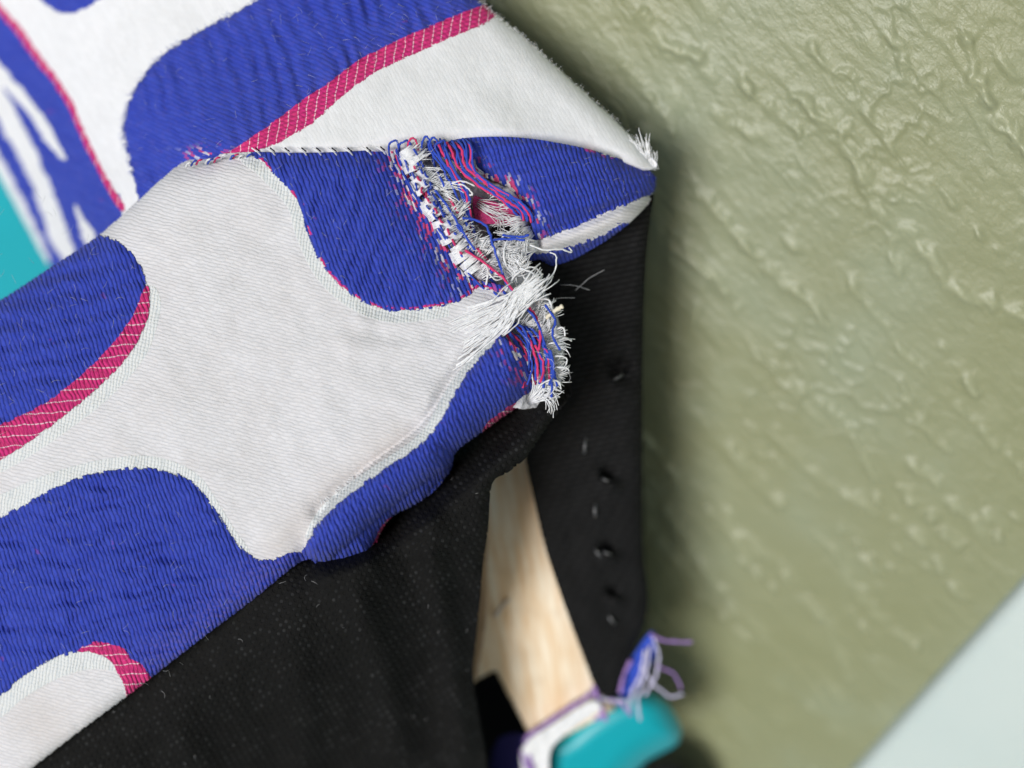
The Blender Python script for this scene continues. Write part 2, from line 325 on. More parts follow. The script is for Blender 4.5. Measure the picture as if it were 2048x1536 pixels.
# ------------------------------------------------------------------ setting: plaster wall, floor
def build_wall():
    n = np.array
    wl = thing('wall', 'rough olive green plaster wall with trowel ridges behind the torn chair', 'wall', W(A_))
    wl['_o'] = list(W(A_))
    O = A_
    # fine grid where the photograph looks, coarse skirt of wall beyond
    a = np.r_[np.linspace(-3, -.45, 8)[:-1], np.linspace(-.45, -.14, 130)[:-1], np.linspace(-.14, .14, 620)[:-1], np.linspace(.14, .25, 50), np.linspace(.25, 3, 8)[1:]]
    b = np.r_[np.linspace(-.001, .24, 540)[:-1], np.linspace(.24, .52, 120), np.linspace(.52, 2.4, 8)[1:]]
    Aa, Bb = np.meshgrid(a, b)
    P = O+Aa[..., None]*H+Bb[..., None]*UP
    PX = 1024+FPX*P[..., 0]/-P[..., 2]; PY = 768-FPX*P[..., 1]/-P[..., 2]
    vis = (P[..., 2] < -.1)
    PX = np.where(vis, PX, -9e3); PY = np.where(vis, PY, -9e3)
    # ridges left by the trowel: (points, width px, height m)
    R = [([(1385, 360), (1440, 430), (1500, 500), (1560, 555), (1620, 600), (1655, 650)], 13, .0016),
         ([(1935, 70), (1945, 130), (1975, 200), (2010, 250), (2060, 310), (2120, 350)], 14, .0022),
         ([(1655, 210), (1690, 270), (1715, 330), (1770, 440), (1795, 535)], 16, .0013),
         ([(1600, 190), (1640, 240), (1700, 255)], 14, .0018), ([(1620, 90), (1660, 140), (1710, 150)], 12, .0012),
         ([(1820, 460), (1880, 540), (1950, 590), (2060, 640)], 18, .0014), ([(1700, 560), (1800, 690), (1900, 800), (2050, 940)], 12, .0009),
         ([(1640, 800), (1690, 850), (1740, 930), (1760, 1010)], 12, .0012), ([(1560, 870), (1650, 960), (1740, 1015)], 13, .0012),
         ([(1450, 890), (1520, 960), (1570, 1010)], 14, .0012), ([(1820, 920), (1900, 990), (1965, 1065)], 13, .0012),
         ([(1560, 1130), (1590, 1180), (1640, 1230)], 16, .0012), ([(1330, 1010), (1400, 1110), (1470, 1220)], 14, .0013),
         ([(1650, 1240), (1680, 1300), (1700, 1350)], 14, .0010), ([(1370, 480), (1400, 560), (1390, 640)], 14, .0012),
         ([(1290, 30), (1330, 90), (1400, 110)], 16, .0016), ([(1480, 150), (1520, 200), (1600, 260)], 11, .0012),
         ([(1770, 60), (1800, 90), (1815, 130)], 11, .0008), ([(1250, 130), (1300, 190), (1350, 260)], 12, .0012),
         ([(1800, 760), (1840, 840), (1900, 900)], 11, .0010), ([(1500, 680), (1560, 760), (1640, 840)], 10, .0008),
         ([(1440, 1000), (1470, 1060), (1500, 1100)], 20, .0014), ([(1690, 1150), (1760, 1230), (1830, 1290)], 12, .0010)]
    hgt = np.zeros(PX.shape)
    for pts, wid, hh in R:
        q = crom(pts, False, 4); m = (PX > q[:, 0].min()-60) & (PX < q[:, 0].max()+60) & (PY > q[:, 1].min()-60) & (PY < q[:, 1].max()+60)
        if not m.any(): continue
        x = PX[m]; y = PY[m]; d = segdist(x, y, q, False); d = d+7*vnoise(x/17, y/17)
        hgt[m] = np.maximum(hgt[m], hh*np.exp(-(np.maximum(d, 0)/(wid*.82))**2)*(.65+.6*vnoise(x/25, y/25)))
    # streaks run down the wall with a slight lean
    s = Aa-.42*Bb; t = Bb+.42*Aa
    st = 1-np.abs(fbm(s*88, t*20, 4)); st = np.clip((st-.80)/.20, 0, 1)**1.3
    st *= sstep(-.1, .45, fbm(s*24+9, t*15, 3))
    cr = 1-np.abs(fbm(s*150+40, t*80, 3)); cr = np.clip((cr-.86)/.14, 0, 1)*sstep(.0, .4, fbm(s*22+3, t*22+8, 2))
    lump = np.clip(vnoise(s*190, t*85)-.35, 0, 1)*sstep(-.05, .3, fbm(s*25, t*20+50, 2))
    lr = np.zeros(PX.shape); g = np.random.default_rng(11)
    for k in range(120):
        a0 = g.uniform(-.11, .14); b0 = g.uniform(.005, .22); L = g.uniform(.006, .03)*(1+.6*(k % 5 == 0)); w = g.uniform(.0009, .0024); hh = g.uniform(.0004, .0011)*(.5+min(1, L/.02))
        th = math.atan(.42)+g.normal(0, .10); ux, uy = math.sin(th), math.cos(th)          # along the trowel stroke
        m = (np.abs(Aa-a0) < .04) & (np.abs(Bb-b0) < .04); x = Aa[m]-a0; y = Bb[m]-b0; u = x*ux+y*uy; v = x*uy-y*ux
        v = v+.0011*vnoise(u*180+k*7.7, u*0+.5)+u*u*g.normal(0, 6)
        e = np.clip(1-(np.abs(u)/(L*.5))**3, 0, 1)*np.where(v > 0, np.exp(-(v/w)**2), np.exp(-(v/(w*.5))**2))*np.clip(.55+1.0*vnoise(u*300+k, v*260), 0, 1.3)
        lr[m] = np.maximum(lr[m], hh*e)
    hgt = np.maximum(1.15*hgt*(.75+.5*vnoise(s*260, t*170)), .9*lr)
    z = hgt+.0004*st+.0002*cr+.0010*lump+.0004*fbm(s*60, t*28, 4)+.00024*fbm(s*170, t*95, 4)*sstep(-.3, .3, fbm(s*20+4, t*14, 2))+.0003*cr+.0016*fbm(s*11, t*7, 2)
    inner = sstep(-.45, -.40, Aa)*(1-sstep(.20, .25, Aa))*(1-sstep(.46, .52, Bb)); z = z*inner
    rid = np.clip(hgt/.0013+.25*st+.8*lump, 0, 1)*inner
    P = P+z[..., None]*WN
    idx = np.arange(P.shape[0]*P.shape[1]).reshape(P.shape[:2])
    F = np.stack([idx[:-1, :-1], idx[:-1, 1:], idx[1:, 1:], idx[1:, :-1]], -1).reshape(-1, 4)
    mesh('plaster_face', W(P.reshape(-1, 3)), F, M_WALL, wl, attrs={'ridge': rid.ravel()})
    Bk = Bunch(); c = [O+i*H+j*UP-k*WN for k in (.004, .12) for j in (-SKH, 2.4) for i in (-3, 3)]
    Bk.add(np.array(c), [(0, 2, 3, 1), (4, 5, 7, 6), (0, 1, 5, 4), (2, 6, 7, 3), (0, 4, 6, 2), (1, 3, 7, 5)])
    Bk.build('wall_core', M_WALL, wl, smooth=False)
    e = W(A_)[:2]; me_v = []
    V = [W(A_-SKH*UP+i*H+j*WN) for j in (-.2, 6) for i in (-6, 6)]
    f = mesh('floor', np.array(V), [(0, 1, 3, 2)], M_FLOOR, smooth=False); f['kind'] = 'structure'
build_wall()
def build_skirting():
    t = thing('skirting_board', 'pale mint white painted skirting board along the foot of the olive wall', 'skirting board', W(A_)); t['_o'] = list(W(A_))
    prof = [(-SKH, -.004), (-SKH, .007), (-.004, .007), (-.0018, .0064), (-.0004, .0052), (0, .0036), (0, -.004)]      # height, stand-off
    xs = np.r_[-3, -.5, np.linspace(-.3, .25, 160), .6, 3]; n = len(prof)
    V = []
    for i, x in enumerate(xs):
        w = .0004*vnoise(np.array([x*30.]), np.array([.5]))[0]
        V += [A_+x*H+(p+(w if 2 <= k < 6 else 0))*UP+q*WN for k, (p, q) in enumerate(prof)]
    F = [(i*n+k, i*n+k+1, (i+1)*n+k+1, (i+1)*n+k) for i in range(len(xs)-1) for k in range(n-1)]
    mesh('board', W(np.array(V)), F, M_SKIRT, t)
build_skirting()

# ------------------------------------------------------------------ the chair
root_c = at(700, 1200, .30)
CH = thing('upholstered_chair', 'torn blue white and pink upholstered chair corner with black dust cover and bare wood', 'chair', W(root_c))
CH['_o'] = list(W(root_c))

# --- side panel (lower patterned face)
RIDGE = [(-420, 850), (-300, 770), (-150, 685), (0, 600), (100, 535), (200, 468), (290, 388), (360, 328), (420, 311)]
F_OUT = RIDGE+[(500, 304), (600, 306), (700, 303), (785, 298), (803, 310), (815, 345), (835, 400), (870, 450), (900, 505), (935, 553), (985, 566), (1025, 580),
         (1012, 620), (1000, 665), (1030, 690), (1062, 720), (1078, 760), (1072, 800), (1035, 815), (960, 868), (912, 905), (900, 945), (850, 998), (790, 1030), (765, 1060), (740, 1110),
         (690, 1130), (640, 1132), (605, 1122), (500, 1205), (400, 1280), (300, 1358), (250, 1396), (150, 1470), (60, 1540), (-200, 1740), (-420, 1900)]
f_base = tps([(-420, 850, .278), (0, 600, .259), (200, 480, .2545), (370, 330, .2515), (500, 305, .2505), (780, 300, .250), (940, 560, .2495), (1060, 560, .251), (600, 700, .2475), (300, 800, .249),
              (0, 900, .255), (0, 1400, .261), (250, 1390, .2565), (600, 1110, .2515), (850, 900, .2495), (1060, 790, .2525), (-300, 1200, .270), (-420, 1900, .285), (750, 480, .2482)])
B_A = [(505, 303), (600, 280), (860, 270), (1010, 560), (960, 575), (930, 595), (890, 610), (840, 618), (790, 622), (745, 612), (700, 588), (668, 560), (645, 530), (625, 490), (610, 450), (600, 410), (575, 375), (550, 350), (525, 325)]
B_B = [(-420, 300), (150, 400), (195, 466), (225, 478), (255, 500), (280, 530), (290, 565), (292, 605), (272, 640), (255, 668), (238, 690), (200, 735), (150, 780), (100, 820), (50, 850), (0, 872), (-100, 915), (-420, 1040)]
P_B = [(294, 570), (299, 620), (286, 660), (266, 700), (230, 742), (180, 790), (130, 830), (70, 875), (0, 920), (-100, 965), (-420, 1100), (-420, 1040), (-100, 900), (0, 850), (100, 800), (200, 715), (260, 640)]
D_B = [(299, 570), (322, 600), (312, 660), (292, 710), (252, 762), (200, 812), (150, 850), (80, 900), (0, 946), (-100, 992), (-420, 1130), (-420, 1060), (0, 890), (200, 760), (280, 640)]
B_D = [(-420, 1190), (-100, 1070), (0, 1034), (60, 1003), (130, 966), (200, 945), (280, 936), (340, 945), (385, 965), (415, 1000), (440, 1035), (470, 1080), (500, 1110), (540, 1121), (598, 1106), (640, 1150), (320, 1420),
       (286, 1364), (270, 1340), (252, 1322), (236, 1306), (214, 1302), (185, 1300), (150, 1304), (110, 1317), (70, 1337), (35, 1362), (0, 1392), (-100, 1445), (-420, 1640)]
D_D = [(-420, 1150), (-100, 1028), (0, 990), (60, 962), (130, 937), (210, 918), (290, 911), (350, 924), (400, 953), (430, 995), (470, 1060), (500, 1105), (460, 1100), (380, 1000), (280, 960), (0, 1060), (-420, 1230)]
P_E = [(155, 1302), (190, 1284), (222, 1288), (248, 1298), (262, 1318), (284, 1328), (300, 1352), (320, 1380), (262, 1420), (250, 1375), (236, 1345), (215, 1318), (185, 1305)]
D_E = [(160, 1292), (205, 1308), (232, 1340), (200, 1338), (170, 1340), (120, 1355), (80, 1376), (40, 1402), (0, 1436), (-100, 1490), (-420, 1690), (-420, 1620), (0, 1370), (70, 1320)]
B_G = [(992, 683), (962, 712), (932, 750), (907, 790), (886, 830), (866, 862), (832, 897), (772, 937), (702, 986), (647, 1036), (626, 1063), (603, 1108), (600, 1160), (740, 1200), (900, 1100), (1100, 900), (1150, 760), (1060, 650), (1015, 655)]
D_G = [(985, 668), (955, 695), (925, 733), (898, 770), (874, 812), (855, 848), (820, 884), (760, 924), (690, 972), (636, 1022), (610, 1075), (640, 1060), (760, 960), (900, 840), (1000, 690)]
P_G = [(1085, 795), (1040, 803), (1005, 822), (968, 852), (985, 880), (1090, 840)]
P_G2 = [(775, 1040), (757, 1065), (738, 1105), (700, 1140), (770, 1140), (800, 1040)]
TEAR = np.array([(785, 298), (815, 345), (835, 400), (870, 450), (900, 505), (935, 553), (1000, 640), (1030, 690), (1078, 760)], float)
SEAM = np.array([(360, 328), (430, 310), (500, 304), (600, 306), (700, 303), (785, 298)], float)
ROLL = crom([(1035, 735), (958, 785), (905, 848), (850, 905), (775, 962), (695, 1028), (635, 1088)], False, 6)
def rmin(X, Y, polys): return np.min([sdf(X, Y, crom(p, True, 3)) for p in polys], 0)
def f_depth(X, Y, sd):
    d = f_base(X, Y); k = .25/FPX
    blue = rmin(X, Y, [B_A, B_B, B_D, B_G]); pink = rmin(X, Y, [P_B, P_E, P_G, P_G2]); band = rmin(X, Y, [D_B, D_D, D_E, D_G])
    sa = sdf(X, Y, crom(B_A, True, 3)); band = np.minimum(band, np.where(X < 900, sa-24, 90))
    # soft ridge: the panel turns away along its upper-left edge, and tucks under at the bottom
    dr = segdist(X, Y, crom(RIDGE, False, 3), False); R = 85.; u = np.clip(1-dr/R, 0, 1); d = d+R*k*.9*(1-np.sqrt(1-u*u*.985))
    bot = np.array([(605, 1122), (500, 1205), (300, 1358), (60, 1540), (-200, 1740), (-420, 1900)], float)
    db = segdist(X, Y, bot, False); R = 34.; u = np.clip(1-db/R, 0, 1); d = d+R*k*(1-np.sqrt(1-u*u*.97))
    # the seam pulls the cloth down into a groove, and the torn edge lifts a little
    ds = segdist(X, Y, SEAM, False); d = d+.0022*np.exp(-(ds/22)**2)
    dt = segdist(X, Y, TEAR, False); d = d+.0035*np.exp(-(dt/45)**2)*sstep(620, 500, Y)
    # rolled hem
    dc = segdist(X, Y, ROLL, False); R = np.interp(X, [600, 650, 720, 860, 930, 1000, 1080], [20, 38, 46, 46, 60, 80, 80])
    u = np.clip(dc/R, 0, 1); d = d-.0075*np.sqrt(1-u*u)*sstep(1085, 1010, X)-.003*sstep(1.25, 1, dc/R)*0
    low = segdist(X, Y, np.array([(1078, 790), (1035, 815), (960, 868), (912, 905), (900, 945), (850, 998), (790, 1030), (765, 1060), (740, 1110), (690, 1130), (640, 1132)], float), False)
    u = np.clip(1-low/80, 0, 1); d = d+80*k*1.5*(1-np.sqrt(1-u*u*.985))
    wl = segdist(X, Y, np.array(D_G[:10], float), False); d = d+.0016*np.exp(-(wl/16)**2)   # crease above the roll
    wl2 = segdist(X, Y, np.array([(850, 800), (760, 880), (640, 980), (560, 1060)], float), False); d = d-.0018*np.exp(-(wl2/50)**2)
    # folds fanning from the tear across the white cloth
    for q, hh, ww in (([(1000, 600), (900, 680), (800, 700), (700, 690)], .0011, 26), ([(990, 640), (900, 740), (850, 830)], .0010, 24), ([(960, 600), (840, 650), (720, 640)], .0008, 18)):
        d = d-hh*np.exp(-(segdist(X, Y, crom(q, False, 3), False)/ww)**2)
    # raised pile with ribs
    mb = sstep(4, -14, blue); d = d-.0007*mb-.0003*sstep(3, -6, pink)
    wob = 20*fbm(X/150, Y/150, 2)+12*fbm(X/45+9, Y/45, 2)
    ribD = np.sin(2*np.pi*(Y+.20*X+wob)/44); ribA = np.sin(2*np.pi*(X+.38*Y+wob)/40)
    rib = np.where(sa < 20, ribA, ribD); gl = sstep(1000, 880, X+.0*Y)
    inG = sdf(X, Y, crom(B_G, True, 3)) < 6
    ribG = np.sin(2*np.pi*(X*.75-Y*.66)/15+1.5*wob/14)
    d = d-mb*np.where(inG, .00022*ribG, np.where(sa < 20, .00034, .00080)*(.6+.8*fbm(X/70+3, Y/70, 2))*rib)
    d = d+.0010*fbm(X/110, Y/110, 3)+.00007*vnoise(X/6, Y/6)
    wear = np.exp(-(dt/34)**2)*.9+.45*np.exp(-(segdist(X, Y, np.array([(300, 1340), (500, 1190), (605, 1110)], float), False)/60)**2)*0
    pil = np.exp(-(segdist(X, Y, np.array([(330, 1330), (470, 1220), (560, 1130)], float), False)/62)**2)
    stain = .55*np.exp(-(segdist(X, Y, np.array([(560, 1095), (640, 1010), (800, 880)], float), False)/38)**2)+.5*np.exp(-((X-80)**2+(Y-1440)**2)/70**2)
    edg = (sa < 30)*1.
    return d, dict(blue=blue, pink=pink, band=band, wear=wear*sstep(1, .2, np.clip((Y-800)/80, 0, 1)), stain=stain, pilling=pil, edging=edg)
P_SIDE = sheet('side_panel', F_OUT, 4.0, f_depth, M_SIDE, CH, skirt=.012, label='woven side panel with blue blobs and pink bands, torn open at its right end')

# --- top panel
T_RIGHT = [(1312, 338), (1275, 285), (1200, 213), (1100, 122), (1040, 68), (960, 2), (840, -100), (640, -275), (400, -490), (240, -640)]
T_OUT = [(-500, -640), (-420, -150), (-200, 60), (-60, 260), (0, 352), (60, 462), (110, 540), (200, 560), (330, 440), (430, 345), (520, 330), (700, 322), (800, 312), (900, 318), (1040, 318), (1180, 335)]+T_RIGHT
t_base = tps([(430, 320, .2555), (500, 300, .2528), (780, 290, .2515), (1000, 270, .253), (1290, 320, .2605), (1100, 130, .2615), (950, 0, .2635), (700, 120, .2580), (480, 150, .264), (300, 200, .272), (240, 410, .280), (300, 330, .272),
              (130, 200, .300), (0, 50, .320), (0, 350, .360), (100, 520, .350), (300, -100, .283), (-100, -300, .300), (600, -300, .264), (300, -600, .267), (-300, 0, .350), (-500, -640, .305)])
B_T1 = [(285, 420), (276, 390), (268, 355), (257, 310), (248, 270), (250, 232), (264, 190), (290, 150), (322, 113), (370, 80), (430, 46), (500, 8), (580, -50), (760, -200), (1000, -200), (1010, 0), (960, 20), (880, 50), (800, 85), (720, 126), (660, 170), (600, 210), (560, 240), (520, 268), (480, 292), (430, 330), (350, 420)]
P_T1 = [(1000, -5), (955, 14), (880, 44), (800, 79), (720, 119), (660, 164), (600, 204), (560, 234), (520, 264), (480, 290), (440, 318), (490, 330), (510, 304), (545, 290), (590, 268), (632, 240), (680, 196), (740, 151), (820, 111), (900, 76), (985, 38)]
B_T2 = [(50, -60), (75, -8), (100, 14), (125, 27), (158, 22), (190, 5), (240, -40), (200, -90)]
B_T3 = [(-420, -500), (-200, -230), (-60, -60), (0, 22), (32, 55), (70, 110), (110, 160), (140, 210), (165, 270), (190, 320), (215, 370), (245, 415), (220, 600), (90, 600), (-500, 0)]
P_T3 = [(-200, -240), (-60, -72), (0, 8), (36, 48), (75, 104), (116, 156), (146, 207), (171, 267), (196, 318), (221, 366), (250, 415), (238, 420), (212, 376), (187, 326), (161, 274), (136, 214), (106, 166), (66, 116), (26, 60), (0, 30), (-60, -48)]
W_T = [[(-80, 20), (-30, 85), (0, 128), (50, 185), (95, 245), (132, 318), (95, 290), (55, 225), (10, 180), (-60, 90)], [(-60, 130), (0, 168), (20, 200), (70, 300), (120, 420), (150, 520), (110, 500), (60, 360), (0, 250)],
       [(-80, 210), (-20, 275), (20, 350), (70, 450), (100, 530), (60, 500), (0, 380), (-80, 260)], [(148, 408), (165, 430), (188, 468), (200, 500), (172, 490), (155, 440)]]
def t_depth(X, Y, sd):
    d = t_base(X, Y); k = .255/FPX
    dr = segdist(X, Y, crom(T_RIGHT, False, 3), False); R = 46.; u = np.clip(1-dr/R, 0, 1); d = d+R*k*(1-np.sqrt(1-u*u*.97))
    ds = segdist(X, Y, np.array([(360, 328), (430, 310), (500, 304), (600, 306), (700, 303), (785, 290), (860, 284), (960, 274), (1060, 277), (1180, 300), (1290, 335)], float), False)
    d = d+.0010*np.exp(-(ds/11)**2)
    sy = np.interp(X, [340, 430, 500, 700, 785, 860, 960, 1060, 1180, 1290], [330, 310, 304, 303, 292, 284, 274, 277, 300, 335]); d = d+.005*sstep(1, 14, Y-sy)*sstep(330, 380, X)
    wh = rmin(X, Y, W_T); blue = np.maximum(rmin(X, Y, [B_T1, B_T2, B_T3]), -wh); pink = rmin(X, Y, [P_T1, P_T3])
    mb = sstep(3, -10, blue); wob = 20*fbm(X/140, Y/140, 2)+10*fbm(X/45+9, Y/45, 2)
    d = d-.0011*mb-.00072*mb*(.6+.8*fbm(X/70+3, Y/70, 2))*np.sin(2*np.pi*(X-.30*Y+wob)/37)*sstep(.32, .27, d)
    d = d+.0008*fbm(X/140, Y/140, 3)+.00006*vnoise(X/5, Y/5)
    z = np.zeros(X.shape); stain = .25*np.exp(-(ds/14)**2); wear = .8*np.exp(-(((X-420)/55)**2+((Y-312)/16)**2))
    pil = .8*sstep(300, 700, X)*sstep(-60, -5, blue)
    return d, dict(blue=blue, pink=pink, band=z+90, wear=wear, stain=stain, pilling=pil*.5, edging=z)
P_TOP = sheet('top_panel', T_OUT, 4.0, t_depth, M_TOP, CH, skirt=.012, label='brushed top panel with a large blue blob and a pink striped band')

# --- corner flap beyond the tear
C_OUT = [(846, 300), (880, 284), (960, 274), (1060, 277), (1180, 299), (1262, 326), (1305, 346), (1311, 368), (1304, 392), (1297, 408), (1275, 432), (1240, 462), (1190, 495), (1130, 525), (1050, 540), (1010, 528), (1030, 505), (1062, 480), (1062, 446), (1046, 410), (1015, 375), (955, 348), (900, 320)]
c_base = tps([(850, 290, .2535), (960, 276, .2515), (1060, 280, .252), (1180, 300, .2545), (1300, 346, .2605), (1306, 390, .263), (1200, 400, .2535), (1080, 400, .2505), (1060, 470, .2535), (950, 330, .2525), (1160, 440, .255), (1240, 460, .262), (1030, 525, .264), (1130, 520, .265)])
B_C = [(830, 240), (1060, 240), (1180, 298), (1262, 325), (1330, 345), (1320, 378), (1285, 396), (1240, 414), (1180, 440), (1120, 465), (1072, 481), (1060, 470), (1040, 400), (840, 310)]
B_C2 = [(1020, 512), (1090, 505), (1150, 490), (1210, 468), (1250, 445), (1300, 470), (1100, 580), (1000, 560)]
def c_depth(X, Y, sd):
    d = c_base(X, Y); k = .25/FPX
    b1 = sdf(X, Y, crom(B_C, True, 3)); b2 = sdf(X, Y, crom(B_C2, True, 3)); blue = np.minimum(b1, b2)
    tip = segdist(X, Y, np.array([(1255, 322), (1305, 346), (1311, 368), (1304, 392), (1290, 415)], float), False); u = np.clip(1-tip/52, 0, 1); d = d+52*k*(1-np.sqrt(1-u*u*.97))
    low = segdist(X, Y, np.array([(1300, 396), (1240, 414), (1120, 465), (1072, 481)], float), False); d = d+.0022*np.exp(-(low/13)**2)
    wb = segdist(X, Y, np.array([(1285, 415), (1200, 455), (1110, 488), (1060, 495)], float), False); d = d-.0035*np.sqrt(1-np.clip(wb/26, 0, 1)**2)
    tp = segdist(X, Y, np.array([(860, 284), (960, 274), (1060, 277), (1180, 299), (1290, 338)], float), False); d = d+.0012*np.exp(-(tp/9)**2)
    dt = segdist(X, Y, np.array([(880, 305), (955, 348), (1015, 375), (1046, 410), (1062, 446), (1062, 480)], float), False); d = d+.002*np.exp(-(dt/22)**2)
    wob = 10*fbm(X/90, Y/90, 2); mb = sstep(3, -10, blue); d = d-.0006*mb-.00035*mb*np.sin(2*np.pi*(Y+.22*X+wob)/30)+.0005*fbm(X/70, Y/70, 3)
    z = np.zeros(X.shape)
    return d, dict(blue=blue, pink=z+90, band=z+90, wear=.9*np.exp(-(dt/26)**2), stain=.3*np.exp(-(wb/14)**2), pilling=.25*np.exp(-(tip/60)**2), edging=sstep(340, 280, Y)*1.)
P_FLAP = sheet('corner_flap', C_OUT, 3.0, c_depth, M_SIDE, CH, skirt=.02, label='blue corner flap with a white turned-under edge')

# --- what shows inside the tear
def flat(pts, amp=.0, sc=30.):
    f = tps(pts)
    return lambda X, Y, sd: (f(X, Y)+amp*fbm(X/sc, Y/sc, 3), {})
sheet('wadding', [(790, 305), (830, 296), (890, 304), (955, 350), (1060, 400), (1090, 470), (1050, 500), (1075, 560), (1110, 620), (1128, 700), (1120, 770), (1085, 812), (1000, 800), (900, 640), (840, 480), (800, 380)], 4.,
      flat([(760, 290, .2585), (900, 290, .2565), (1000, 400, .262), (900, 480, .2565), (1000, 560, .2585), (1100, 650, .2565), (1080, 800, .2565), (1080, 480, .266)], .0028, 26.), M_WAD, CH, skirt=.012)
sheet('pink_lining_patch', [(948, 392), (968, 398), (1010, 410), (1042, 428), (1050, 446), (1015, 450), (985, 448), (955, 446), (946, 420)], 3.,
      flat([(950, 395, .2565), (1045, 430, .2555), (955, 445, .2555), (1000, 425, .2545)], .0008, 14.), M_LIN, CH, skirt=.003)
sheet('hollow_shade', [(985, 452), (1020, 448), (1050, 456), (1058, 470), (1030, 486), (1000, 492), (975, 478)], 3.,
      flat([(985, 452, .2553), (1058, 470, .2553), (1000, 492, .2553), (1020, 468, .258)]), M_INNER, CH, skirt=.002)  # black patch in place of the shade in the void
sheet('hollow_shade', [(1010, 520), (1060, 515), (1100, 530), (1115, 550), (1120, 590), (1100, 590), (1040, 545), (1015, 540)], 3.,
      flat([(1010, 520, .2615), (1100, 530, .2615), (1100, 590, .2612), (1040, 545, .2615)]), M_INNER, CH, skirt=.002)  # second black patch, painted shade under the flap edge

# --- black dust cover under the side panel
D_OUT = [(-420, 1880), (-200, 1720), (60, 1520), (250, 1376), (450, 1225), (600, 1105), (660, 1060), (760, 990), (860, 920), (912, 890), (990, 845), (1066, 800), (1110, 770), (1138, 768), (1140, 795), (1096, 852), (1054, 913), (1016, 945), (984, 968), (976, 1060), (966, 1130), (960, 1200),
         (952, 1280), (946, 1350), (958, 1430), (976, 1540), (1000, 1760), (700, 2000), (200, 2050)]
d_base = tps([(-420, 1880, .300), (60, 1530, .2655), (250, 1390, .2605), (600, 1120, .2558), (740, 1130, .256), (860, 1062, .2553), (984, 968, .2535), (1054, 913, .2535), (1100, 850, .255), (1136, 780, .2575), (900, 930, .272), (1020, 850, .264), (780, 1050, .272), (700, 1090, .266), (850, 980, .274),
              (850, 1150, .263), (960, 1100, .262), (955, 1300, .285), (750, 1300, .270), (970, 1540, .306), (600, 1500, .287), (300, 1540, .275), (300, 2000, .32), (980, 1760, .335)])
def d_depth(X, Y, sd):
    d = d_base(X, Y); k = .25/FPX
    lip = segdist(X, Y, crom([(1138, 775), (1096, 852), (1054, 913), (984, 968), (976, 1060), (966, 1130)], False, 3), False); u = np.clip(1-lip/40, 0, 1); d = d+40*k*1.2*(1-np.sqrt(1-u*u*.97))
    fold = segdist(X, Y, crom([(1110, 810), (1040, 880), (960, 950), (860, 1030), (760, 1105), (660, 1150)], False, 3), False); d = d-.006*np.exp(-(fold/34)**2)
    eb = segdist(X, Y, np.array([(610, 1125), (500, 1205), (300, 1358), (60, 1540), (-420, 1900)], float), False); d = d+.0035*np.exp(-(eb/55)**2)
    away = sstep(30, 170, segdist(X, Y, np.array([(610, 1125), (500, 1205), (300, 1358), (60, 1540), (-420, 1900)], float), False))
    for q, hh, ww in (([(700, 1180), (760, 1320), (800, 1500)], .005, 40), ([(860, 1120), (900, 1300), (930, 1500)], .005, 30), ([(560, 1200), (600, 1400), (620, 1600)], .003, 45), ([(300, 1420), (380, 1500), (420, 1600)], .003, 40)):
        d = d-away*hh*np.exp(-(segdist(X, Y, crom(q, False, 3), False)/ww)**2)
    d = d+.0014*fbm(X/130, Y/130, 3)+.0003*fbm(X/30, Y/30, 2); return d, {}
P_DUST = sheet('dust_cover', D_OUT, 6.0, d_depth, M_DUST, CH, skirt=.004, label='black non-woven dust cover with a rolled loose edge')

# --- black backing strip down the back edge
S_OUT = [(1306, 385), (1300, 440), (1292, 520), (1287, 640), (1285, 760), (1285, 950), (1286, 1100), (1296, 1180), (1290, 1245), (1262, 1310), (1240, 1375), (1215, 1398), (1190, 1372), (1165, 1310), (1130, 1215), (1095, 1110), (1076, 1035), (1060, 960), (1050, 900), (1060, 820), (1060, 700), (1040, 600), (1000, 520), (1080, 500), (1200, 450), (1270, 410)]
s_base = tps([(1300, 400, .2665), (1000, 520, .2665), (1290, 520, .270), (1100, 560, .2675), (1285, 760, .281), (1060, 760, .277), (1060, 950, .287), (1285, 1000, .292), (1095, 1110, .293), (1286, 1150, .300), (1165, 1310, .305), (1290, 1245, .307), (1215, 1398, .313)])
DIMP = [(1240, 735, 24), (1216, 945, 13), (1212, 1092, 11), (1225, 1180, 10)]
def s_depth(X, Y, sd):
    d = s_base(X, Y); k = .28/FPX
    re = segdist(X, Y, np.array(S_OUT[:11], float), False); u = np.clip(1-re/26, 0, 1); d = d+26*k*(1-np.sqrt(1-u*u*.97))
    for x, y, r in DIMP:
        rr_ = ((X-x)/r)**2+((Y-y)/(r*.8))**2+.5*vnoise(X/9, Y/9)
        d = d+.0042*np.exp(-np.maximum(rr_, 0))-.0030*np.exp(-(((X-x-6)/(r*1.6))**2+((Y-y-r*2.1)/(r*1.1))**2))
    d = d+.0012*fbm(X/70, Y/110, 3); return d, {}
P_STRIP = sheet('backing_strip', S_OUT, 4.0, s_depth, M_STRIP, CH, skirt=.026, label='black cloth strip stapled down the back edge')

